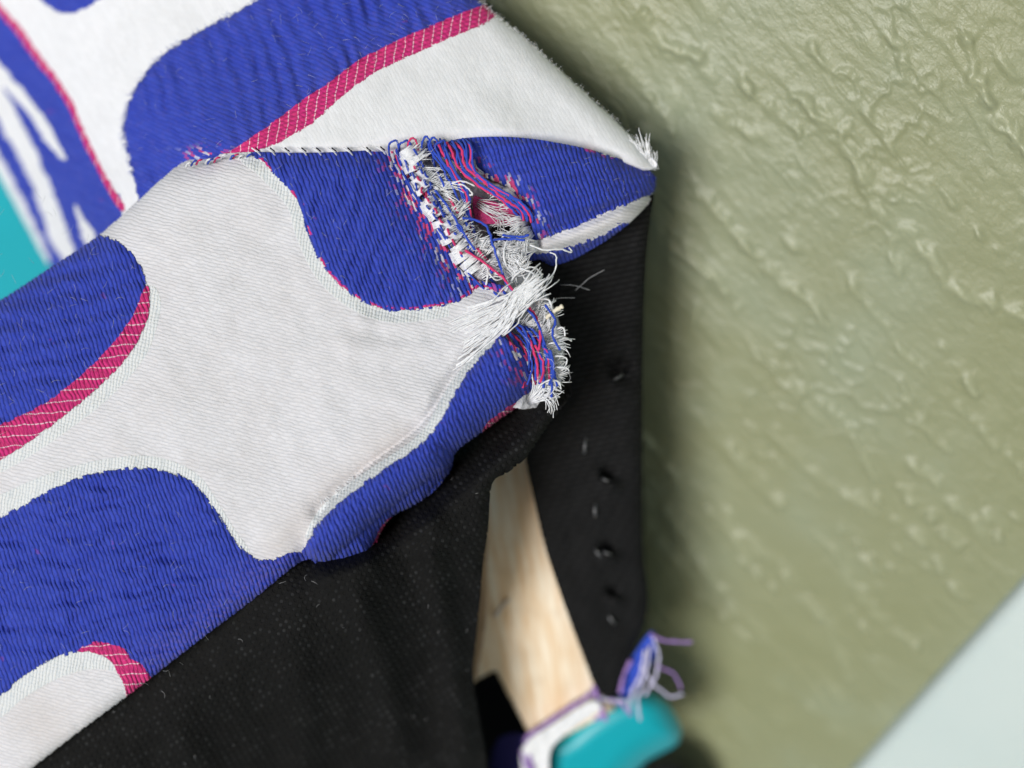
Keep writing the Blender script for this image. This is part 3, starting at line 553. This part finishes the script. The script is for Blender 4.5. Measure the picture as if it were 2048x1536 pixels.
# --- bare wood seen through the gap, with a black sheet behind it painting the shade inside the frame
P_BOARD = sheet('frame_board', [(955, 930), (1075, 900), (1090, 1040), (1135, 1170), (1215, 1380), (1230, 1420), (1080, 1500), (1052, 1455), (990, 1338), (940, 1368), (936, 1200), (940, 1060)], 6.,
      flat([(955, 930, .296), (1075, 900, .295), (1090, 1040, .299), (1135, 1170, .304), (1230, 1420, .322), (1080, 1490, .325), (940, 1360, .315), (940, 1060, .301)]), M_WOOD, CH, skirt=.02, smooth_poly=False, label='pale bare pine frame board')
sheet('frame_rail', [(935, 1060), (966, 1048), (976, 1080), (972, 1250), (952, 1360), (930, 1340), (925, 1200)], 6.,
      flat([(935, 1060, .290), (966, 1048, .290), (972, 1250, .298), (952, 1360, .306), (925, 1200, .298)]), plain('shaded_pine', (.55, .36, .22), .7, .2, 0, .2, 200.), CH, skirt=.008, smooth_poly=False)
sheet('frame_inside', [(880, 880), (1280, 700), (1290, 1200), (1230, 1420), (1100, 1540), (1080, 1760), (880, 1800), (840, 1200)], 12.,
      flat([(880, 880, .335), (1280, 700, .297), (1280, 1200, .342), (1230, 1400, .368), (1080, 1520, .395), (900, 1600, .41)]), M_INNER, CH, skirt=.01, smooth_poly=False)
def staple(x, y, d, ang, L, mat=M_STEEL, w=3.2, par=None):
    c, s = math.cos(math.radians(ang)), math.sin(math.radians(ang)); hx, hy = c*L/2, s*L/2
    P = [at(x-hx, y-hy, d+.004), at(x-hx, y-hy, d-.0004), at(x, y, d-.0007), at(x+hx, y+hy, d-.0004), at(x+hx, y+hy, d+.004)]
    Bn = Bunch(); Bn.add(*tube_geo(P, px_m(w, d), 6)); return Bn.build('staple', mat, par or P_STRIP)
for x, y, a, L in ((1170, 890, 96, 30), (1190, 1020, 88, 24), (1196, 1106, 50, 18), (1214, 1106, 20, 14), (1222, 1238, 55, 20), (1232, 758, -35, 30), (1212, 960, 20, 14)):
    d, _ = s_depth(np.array([float(x)]), np.array([float(y)]), None); staple(x, y, float(d[0]), a, L)
staple(1003, 1215, .3055, -52, 40, plain('bright_staple', (.62, .58, .56), .5, .4), 4., P_BOARD)

# --- the teal parts: seat seen past the side panel, and the padded end low down
sheet('seat_cover', [(-700, 250), (-300, 200), (-60, 230), (40, 330), (130, 480), (220, 600), (100, 760), (-300, 1000), (-700, 1200)], 10.,
      flat([(-700, 250, .42), (-60, 230, .368), (0, 330, .371), (130, 500, .372), (220, 600, .372), (-300, 1000, .43), (-700, 1200, .46)]), M_TEAL, CH, skirt=.006, label='smooth teal seat cover')
TE = [(1080, 1515), (1130, 1460), (1190, 1410), (1260, 1380), (1315, 1388), (1345, 1418), (1363, 1458), (1355, 1488), (1322, 1508), (1290, 1528), (1250, 1580), (1210, 1750), (1070, 1760)]
t_b = tps([(1080, 1515, .326), (1190, 1410, .322), (1363, 1458, .328), (1290, 1528, .330), (1210, 1750, .355), (1070, 1760, .355)])
def te_depth(X, Y, sd):
    u = np.clip(1+sd/62, 0, 1); return t_b(X, Y)+.0125*(1-np.sqrt(1-u*u*.98)), {}
P_END = sheet('padded_end', TE, 5., te_depth, M_TEAL, CH, skirt=.008, label='rounded teal padded end low on the frame')
sheet('end_backing', [(1240, 1575), (1320, 1530), (1380, 1545), (1440, 1620), (1480, 1760), (1200, 1760)], 8., flat([(1240, 1575, .364), (1380, 1545, .364), (1440, 1700, .385), (1200, 1760, .39)]), M_STRIP, CH, skirt=.01)
sheet('end_binding', [(1046, 1492), (1110, 1445), (1180, 1402), (1204, 1412), (1190, 1428), (1130, 1470), (1102, 1502), (1098, 1560), (1100, 1760), (1050, 1760), (1044, 1560)], 4., flat([(1046, 1492, .319), (1180, 1402, .314), (1204, 1412, .314), (1102, 1502, .319), (1050, 1760, .345)], .001, 20.), M_YW, CH, skirt=.006, label='white binding round the teal end')
sheet('end_trim', [(985, 1500), (1050, 1470), (1062, 1500), (1056, 1580), (1060, 1760), (980, 1760)], 6., flat([(985, 1500, .331), (1050, 1470, .328), (1056, 1580, .330), (980, 1760, .36)]), plain('navy_trim', (.03, .028, .13), .9, .1), CH, skirt=.006)
sheet('end_fray', [(1238, 1372), (1255, 1330), (1280, 1290), (1302, 1262), (1312, 1275), (1308, 1312), (1292, 1350), (1270, 1385), (1246, 1400)], 3., flat([(1238, 1372, .318), (1302, 1262, .311), (1312, 1300, .313), (1246, 1400, .320)], .001, 15.), M_YB, CH, skirt=.003)

# ------------------------------------------------------------------ yarns and fraying
def curve(pts, n=6, jit=0., amp=0.):
    q = crom(np.array(pts, float), False, n)
    if jit: q[:, :2] += rng.normal(0, jit, (len(q), 2))*np.sin(np.linspace(0, np.pi, len(q)))[:, None]
    return q
def yarn(pts, r, mat, name='loose_thread', jit=.5, n=6, par=None):
    q = curve(pts, n, jit); Bn = Bunch(); d = q[:, 2]
    rr = px_m(r, d)*(1+.18*np.sin(np.arange(len(d))*1.9)); Bn.add(*tube_geo(at(q[:, 0], q[:, 1], d), rr, 6)); return Bn.build(name, mat, par or PART)
def tuft(x, y, d, ang, L, width, n, mat=M_YW, curl=.25, spread=.35, r=1.1, lift=.004, name='frayed_tuft', label=None, ja=.10):
    """a bundle of fine fibres leaving the cloth and splaying at its end"""
    Bn = Bunch(); a0 = math.radians(ang); c0 = random.gauss(0, curl)
    for i in range(n):
        t = (i+.5)/n-.5; ox, oy = -math.sin(a0)*width*t, math.cos(a0)*width*t
        a = a0+t*spread*1.6+random.gauss(0, ja); l = L*random.uniform(.7, 1.12); c = c0+random.gauss(0, curl*.6)
        P = []; xx, yy, dd, aa = x+ox+random.gauss(0, 1), y+oy+random.gauss(0, 1), d+.0012, a
        for k in range(7):
            P.append((xx, yy, dd)); s = l/6; aa += c/6+random.gauss(0, .05)*k*.5; xx += math.cos(aa)*s; yy += math.sin(aa)*s
            dd = d+.0012-lift*math.sin(min(1, (k+1)/4)*math.pi/2)*(.6+.5*abs(t))+random.gauss(0, .0002)
        q = np.array(P); rr = px_m(r, q[:, 2])*np.linspace(1.15, .6, 7); Bn.add(*tube_geo(at(q[:, 0], q[:, 1], q[:, 2]), rr, 4))
    return Bn.build(name, mat, PART, label=label)
PART = P_SIDE
DT = .2526
# white weft bundles along the torn edge of the side panel
for x, y, a, L, w, n in ((812, 326, -44, 64, 22, 13), (820, 356, -24, 88, 26, 16), (838, 388, -34, 84, 24, 15), (850, 416, -14, 74, 22, 14), (868, 446, -30, 70, 24, 15), (888, 474, -40, 74, 24, 15), (906, 502, -26, 74, 24, 15), (926, 532, -44, 70, 24, 14), (948, 556, -34, 66, 22, 13),
                         (862, 372, 4, 72, 16, 10), (902, 440, -62, 60, 16, 10), (940, 486, 8, 58, 18, 10), (960, 518, -66, 54, 18, 10)):
    tuft(x, y, DT, a, L*.86, w, int(n*1.7), curl=.4, spread=.14, lift=.0056, r=1.35, ja=.05)
# ladder of short white weft floats across the bared edge
ED = crom(TEAR[:6], False, 10)
for i in range(21):
    x, y = ED[min(len(ED)-1, 3+int(i*2.25))]; Bn = Bunch(); a0 = math.radians(-33+random.gauss(0, 9)); L = random.uniform(26, 46); ox = random.uniform(2, 14)
    for j in range(6):
        oy = (j-2.5)*2.3; c, s_ = math.cos(a0), math.sin(a0); l = L*random.uniform(.85, 1.1); bx, by = x+ox-s_*oy, y+c*oy
        q = curve([(bx-8*c, by-8*s_, .2518), (bx, by, .2496), (bx+l*.5*c, by+l*.5*s_, .2489), (bx+l*c, by+l*s_+random.gauss(0, 2), .2497+random.uniform(0, .0008))], 3, .3)
        Bn.add(*tube_geo(at(q[:, 0], q[:, 1], q[:, 2]), px_m(1.5, q[:, 2]), 5))
    Bn.build('weft_float', M_YW, P_SIDE)
for i in range(4):
    o = 9+i*9; pts = []
    for k in range(0, len(ED)-2, 2):
        x, y = ED[k]; pts.append((x+o*.83+random.gauss(0, 1.6), y-o*.5+random.gauss(0, 1.6), .2492+(.0019 if (k//2+i) % 2 else -.0016)))
    a = random.randint(0, 5); yarn(pts[a:a+random.randint(10, 20)], random.uniform(1.9, 2.5), (M_YB, M_YP, M_YB)[i % 3], jit=.4, n=4)
for x, y, a, L in ((985, 505, 12, 52), (992, 528, -18, 56), (1004, 552, -36, 54), (1020, 540, 8, 48), (1012, 516, -30, 40), (970, 545, -50, 44), (1080, 668, -30, 46)):
    tuft(x, y, .2512, a, L, 18, 22, curl=.7, spread=.4, r=1.1, lift=.0035)
PART = P_FLAP   # bundles on the flap's side of the tear
for x, y, a, L, w, n in ((1062, 462, 158, 62, 20, 22), (1060, 478, 168, 72, 20, 24), (1052, 440, 170, 42, 16, 16), (1030, 405, 172, 30, 14, 12), (1004, 380, 185, 28, 12, 12), (1075, 492, 172, 60, 18, 18), (968, 352, 195, 24, 10, 10), (1040, 500, 178, 56, 22, 18), (940, 340, 200, 22, 10, 8)):
    tuft(x, y, .2530, a, L, w, int(n*1.2), curl=.4, spread=.35, lift=.0042, r=1.3)
PART = P_SIDE
# pale wisps over the pink patch
for x, y, a, L in ((955, 405, 25, 70), (962, 412, 30, 60), (990, 425, 28, 50), (1040, 440, 188, 55)): tuft(x, y, .2545, a, L, 12, 9, curl=.4, spread=.3, r=.8, lift=.003)
# blunt yarn ends down the right side
for x, y, a, L, w, n in ((1042, 668, -38, 66, 22, 24), (1052, 700, -24, 72, 22, 24), (1066, 728, -22, 64, 20, 22), (1072, 756, -18, 62, 20, 22), (1070, 782, -22, 58, 18, 20), (1062, 800, -20, 62, 14, 16), (1078, 640, -58, 50, 18, 16), (1060, 620, -64, 46, 18, 14), (1095, 690, -40, 52, 14, 12), (1098, 745, -12, 42, 14, 12)):
    tuft(x, y, .2530, a, L, w, int(n*1.2), curl=.8, spread=.55, lift=.0042, r=1.3)
# long white fan pulled out of the side panel
for i in range(74):
    t = i/73; x0 = 905+60*t+random.gauss(0, 6); y0 = 632+75*t+random.gauss(0, 3); L = random.uniform(.8, 1.12)
    x2 = 1012+(84-30*t)*L+random.gauss(0, 12)-(1-t)*8; e_ = random.uniform(-30, 26); x0 -= .8*e_; y0 += .55*e_; y2 = 540+48*t+random.gauss(0, 11)+10*(1-t)
    mx, my = x0*.45+x2*.55, y0*.45+y2*.55+10
    yarn([(x0-40, y0+28, .2499), (x0, y0, .2489), (mx, my, .2468), (x2-18, y2+14, .2455), (x2, y2+random.uniform(-14, 6), .2458+random.uniform(0, .002))], random.uniform(.9, 1.45), M_YW, 'fan_thread', .8)
# curled white loops
for pts in ([(1085, 560), (1062, 545), (1040, 538), (1052, 560), (1080, 578)], [(1010, 585), (1030, 552), (1062, 534), (1082, 548), (1078, 570)], [(1100, 505), (1112, 512), (1110, 540), (1094, 565), (1086, 590)], [(1060, 490), (1090, 500), (1120, 498), (1143, 504), (1138, 495)],
            [(1075, 600), (1098, 600), (1106, 630), (1112, 662), (1100, 690)], [(1020, 470), (1008, 500), (1012, 530), (1020, 545)], [(1088, 720), (1118, 712), (1134, 720), (1124, 740), (1106, 750)], [(1085, 690), (1112, 684), (1130, 676), (1143, 682)], [(960, 500), (975, 540), (972, 570)],
            [(1080, 770), (1100, 760), (1118, 764), (1122, 778)], [(1040, 455), (1012, 468), (996, 486)], [(985, 515), (978, 545), (995, 560), (1020, 548)], [(1100, 660), (1126, 656), (1130, 672)], [(1098, 735), (1130, 735), (1138, 742)], [(900, 365), (930, 372), (945, 390), (925, 385)], [(880, 378), (920, 362), (950, 372)]):
    yarn([(x, y, .2505-.0015*math.sin(k*1.3)) for k, (x, y) in enumerate(pts)], random.uniform(1.5, 2.1), M_YW)
yarn([(1092, 636, .250), (1112, 620, .249), (1126, 612, .2485)], 4.6, plain('cream_yarn', (.78, .72, .58), .9, .1), 'loose_thread')
# blue and pink warp yarns bridging the top of the tear down to the flap
cols = [M_YB, M_YB, M_YB, M_YP, M_YB, M_YB, M_YP, M_YB, M_YB, M_YP, M_YB, M_YB, M_YP, M_YB]
for i in range(14):
    t = i/13; x0 = 862+78*t; y0 = 284-4*t
    pts = [(x0-6, y0, .2515), (x0+6, y0+18, .2485), (890+60*t, 330+12*t, .2488), (935+62*t, 372+4*t, .2488), (955+85*t, 392+8*t, .2495), (988+76*t, 410+18*t, .2508), (1020+44*t, 428+18*t, .2525)]
    if i < 6: pts = [(x0-6, y0, .2515), (x0, y0+18, .2488), (888+26*t*2, 340, .249), (915+30*t*2, 385, .250), (928+20*t*2, 425, .2515), (936+22*t*2, 450+6*i, .254)]
    yarn([(x+random.gauss(0, 2), y+random.gauss(0, 2), d) for x, y, d in pts], random.uniform(2.2, 2.8), cols[i], jit=1.)
# warp yarns running down the torn side-panel edge, weaving over and under the white bundles
for i in range(7):
    off = i*10.5; pts = []
    for k, (x, y) in enumerate(((796, 300), (806, 335), (828, 380), (856, 425), (884, 470), (914, 515), (945, 555), (990, 600))):
        pts.append((x+off*.9+random.gauss(0, 2.5), y-off*.28+random.gauss(0, 2), .2512+(.0022 if (k+i) % 2 else -.0024)+.0001*i))
    a = random.randint(0, 2); b = random.randint(5, 8); yarn(pts[a:b], random.uniform(2.2, 2.9), (M_YB, M_YB, M_YP)[i % 3], jit=.7)
# small gathered loops at the head of the tear
for i in range(6):
    x = 782+i*20+random.gauss(0, 6); yarn([(x-6, 312, .2525), (x-7, 290, .2495), (x, 275+random.uniform(-6, 10), .2485), (x+9, 282, .249), (x+14, 305, .2505), (x+18, 335+random.uniform(-10, 10), .252)], 2.2, (M_YB, M_YB, M_YP, M_YB)[i % 4], jit=.4)
# right-hand torn end: blue and pink warp ends
for i in range(16):
    t = i/15; x = 1000+85*t; y = 640+random.uniform(-12, 12)+20*t
    yarn([(x-16, y+8, .2518), (x, y+16, .2495), (x+14+8*random.random(), y+46, .2485), (x+24, y+80, .2492+.0015*random.random()), (x+22+random.gauss(0, 6), y+112+random.gauss(0, 8), .251)], random.uniform(2.2, 2.9), (M_YB, M_YP, M_YB, M_YB)[i % 4], jit=1.)
# single strays
for pts, m in (([(925, 436), (950, 440), (975, 455), (985, 490), (1000, 530), (1012, 566)], M_YB), ([(1012, 566), (1040, 600), (1072, 640), (1090, 690)], M_YB), ([(930, 500), (975, 530), (1010, 560), (1040, 600)], M_YP), ([(1045, 606), (1066, 625), (1080, 660), (1078, 700)], M_YP), ([(870, 380), (900, 420), (930, 470), (950, 500)], M_YB),
               ([(1090, 610), (1110, 640), (1105, 670), (1120, 700)], M_YB), ([(1100, 700), (1108, 740), (1098, 770)], M_YB), ([(1070, 690), (1088, 730), (1080, 765)], M_YP), ([(985, 480), (1015, 478), (1050, 480)], M_YB), ([(1005, 470), (1035, 474), (1058, 470)], M_YB)):
    yarn([(x, y, .2482+.0006*math.sin(k*2.)) for k, (x, y) in enumerate(pts)], 2.6, m, jit=.8)
PART = P_FLAP
# corner tip: white brush of weft ends
tuft(1290, 318, .262, -106, 44, 20, 26, curl=.3, spread=.4, r=1.2, lift=.001); tuft(1302, 334, .263, -84, 36, 14, 16, curl=.3, spread=.35, r=1.1, lift=.001); tuft(1282, 300, .262, -128, 40, 10, 7, curl=.3, spread=.4, r=1.3, lift=.001)
PART = P_TOP
# seam stitches between top and side panel
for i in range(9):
    x = 512+i*31+random.gauss(0, 2); y = 304-3*sstep(700, 790, x)
    yarn([(x-9, y-8, .2505), (x-3, y-4, .2496), (x+4, y+1, .2497), (x+9, y+7, .2508)], 1.5, M_YW, 'seam_stitch', .3, 3)
    yarn([(x-1, y-8, .2508), (x+4, y-4, .2500), (x+8, y-1, .2503)], 1.5, M_GAP, 'seam_gap_shade', .2, 3)  # dark sliver painting the shade of a hole between stitches
for i in range(11):
    x = 376+i*12+random.gauss(0, 3); y = 326-13*sstep(372, 470, x)+random.gauss(0, 2); yarn([(x-5, y+6, .2545), (x, y-2, .2505), (x+7, y-4, .251)], 1.9, (M_YW, M_YB, M_YP)[i % 3], 'seam_stitch', .3, 3)
PART = P_SIDE
# worn hem above the roll: short white ends
for i in range(11):
    x, y = 870-i*22, 846+i*14.5; tuft(x+random.gauss(0, 4), y+random.gauss(0, 3), .2490, random.uniform(20, 75), random.uniform(14, 26), 10, 6, curl=.5, spread=.8, r=.9, lift=.002)
yarn([(628, 1058, .2485), (645, 1040, .248), (668, 1022, .248), (690, 1003, .2485)], 1.5, plain('dark_thread', (.03, .03, .035)), 'loose_thread')
PART = P_END
M_LW = plain('pale_lilac_yarn', (.60, .58, .78), .9, .1)
# low blurred fringe
for pts, m, r in (([(1300, 1268), (1335, 1282), (1385, 1284)], M_YL, 5), ([(1306, 1275), (1318, 1310), (1312, 1350), (1290, 1390)], M_LW, 5), ([(1285, 1335), (1310, 1370), (1340, 1392), (1366, 1388)], M_LW, 4.5), ([(1312, 1330), (1350, 1350), (1362, 1378)], M_YL, 4), ([(1262, 1320), (1246, 1350), (1240, 1385)], M_YL, 9), ([(1290, 1300), (1280, 1350), (1262, 1390), (1258, 1420)], M_LW, 6),
                  ([(1300, 1290), (1290, 1350), (1276, 1400), (1280, 1440)], M_LW, 5), ([(1190, 1370), (1196, 1400), (1212, 1440)], M_YL, 10), ([(1200, 1395), (1225, 1400), (1250, 1402)], M_LW, 7), ([(1220, 1398), (1250, 1412), (1262, 1430)], M_YL, 7), ([(1186, 1385), (1120, 1428), (1050, 1476)], M_YL, 7), ([(1050, 1480), (1062, 1530), (1070, 1580)], M_YL, 8), ([(1042, 1500), (1056, 1540), (1080, 1570)], M_YL, 6), ([(1198, 1405), (1205, 1425), (1190, 1440)], M_YL, 7)):
    yarn([(x, y, .312+.00004*(y-1300)) for x, y in pts], r*.58, m, 'fringe_thread', 1.)

# ------------------------------------------------------------------ fuzz: countless fine fibres (stuff)
def fuzz(name, gen, n, mat, L, r=.5):
    Bn = Bunch()
    for i in range(n):
        x, y, d, a = gen(); l = random.uniform(.5, 1.3)*L; c = random.gauss(0, .9); P = []
        for k in range(4): P.append((x, y, d-.0002-.0006*k/3)); a += c/3; x += math.cos(a)*l/3; y += math.sin(a)*l/3
        q = np.array(P); Bn.add(*tube_geo(at(q[:, 0], q[:, 1], q[:, 2]), px_m(r, q[:, 2])*np.linspace(1, .5, 4), 3))
    return Bn.build(name, mat, PART, kind='stuff')
tr = crom(T_RIGHT[:7], False, 12)
def g_edge():
    i = random.randrange(len(tr)); x, y = tr[i]+rng.normal(0, 2, 2); return x-2, y+2, .2645+.0015*random.random(), random.gauss(-.8, .7)
PART = P_TOP
fuzz('edge_fuzz', g_edge, 420, M_YW, 8, .4)
def lint(fun, poly):
    q = np.array(poly, float); lo, hi = q.min(0), q.max(0)
    def g():
        while True:
            p = rng.uniform(lo, hi)
            if -20 < p[0] < 1400 and -20 < p[1] < 1560 and inside(p[:1], p[1:], q)[0]: break
        return p[0], p[1], None, random.uniform(0, 6.28)
    pts = [g() for _ in range(900)]; X = np.array([p[0] for p in pts]); Y = np.array([p[1] for p in pts]); D = fun(X, Y, np.full(len(X), -50.))[0]
    it = iter(range(len(pts)))
    def nx():
        i = next(it); return X[i], Y[i], D[i]-.0004, pts[i][3]
    return nx
PART = P_SIDE
fuzz('lint_fibres', lint(f_depth, B_D), 60, M_YG, 15, .32); fuzz('lint_fibres', lint(f_depth, B_B), 80, M_YG, 18, .32); fuzz('lint_fibres', lint(f_depth, B_A[:3]+B_A[4:]), 60, M_YG, 14, .32)
PART = P_TOP; fuzz('lint_fibres', lint(t_depth, B_T1), 90, M_YG, 16, .28); PART = P_DUST; fuzz('lint_fibres', lint(d_depth, D_OUT), 22, M_YG, 7, .4); PART = P_FLAP; fuzz('lint_fibres', lint(c_depth, C_OUT), 60, M_YG, 12, .25)
PART = P_TOP
t1 = crom(B_T1[2:13], False, 14)
def g_t1():
    i = random.randrange(len(t1)); x, y = t1[i]+rng.normal(0, 1.5, 2); return x, y, float(t_depth(np.array([x]), np.array([y]), None)[0][0])-.0004, random.gauss(2.6, .8)
fuzz('edge_fuzz', g_t1, 280, M_YB, 9, .45)
PART = P_SIDE
def g_tear():
    i = random.randrange(len(TEAR)-1); t = random.random(); x, y = TEAR[i]*(1-t)+TEAR[i+1]*t; return x+random.uniform(0, 70), y+random.uniform(-20, 20), .2505+random.uniform(-.003, .003), random.uniform(-2.5, 1)
fuzz('tear_fuzz', g_tear, 220, M_YW, 24, .4)
PART = P_STRIP
for x, y, L, a, d in ((1180, 560, 70, -35, .2655), (1150, 575, 60, 10, .265), (1120, 600, 60, -8, .262)):
    c, s = math.cos(math.radians(a)), math.sin(math.radians(a)); yarn([(x-c*L/2, y-s*L/2, d), (x, y-4, d-.002), (x+c*L/2, y+s*L/2, d-.001)], .6, M_YG, 'stray_hair', .4)
for o in bpy.data.objects:
    if '_o' in o: del o['_o']
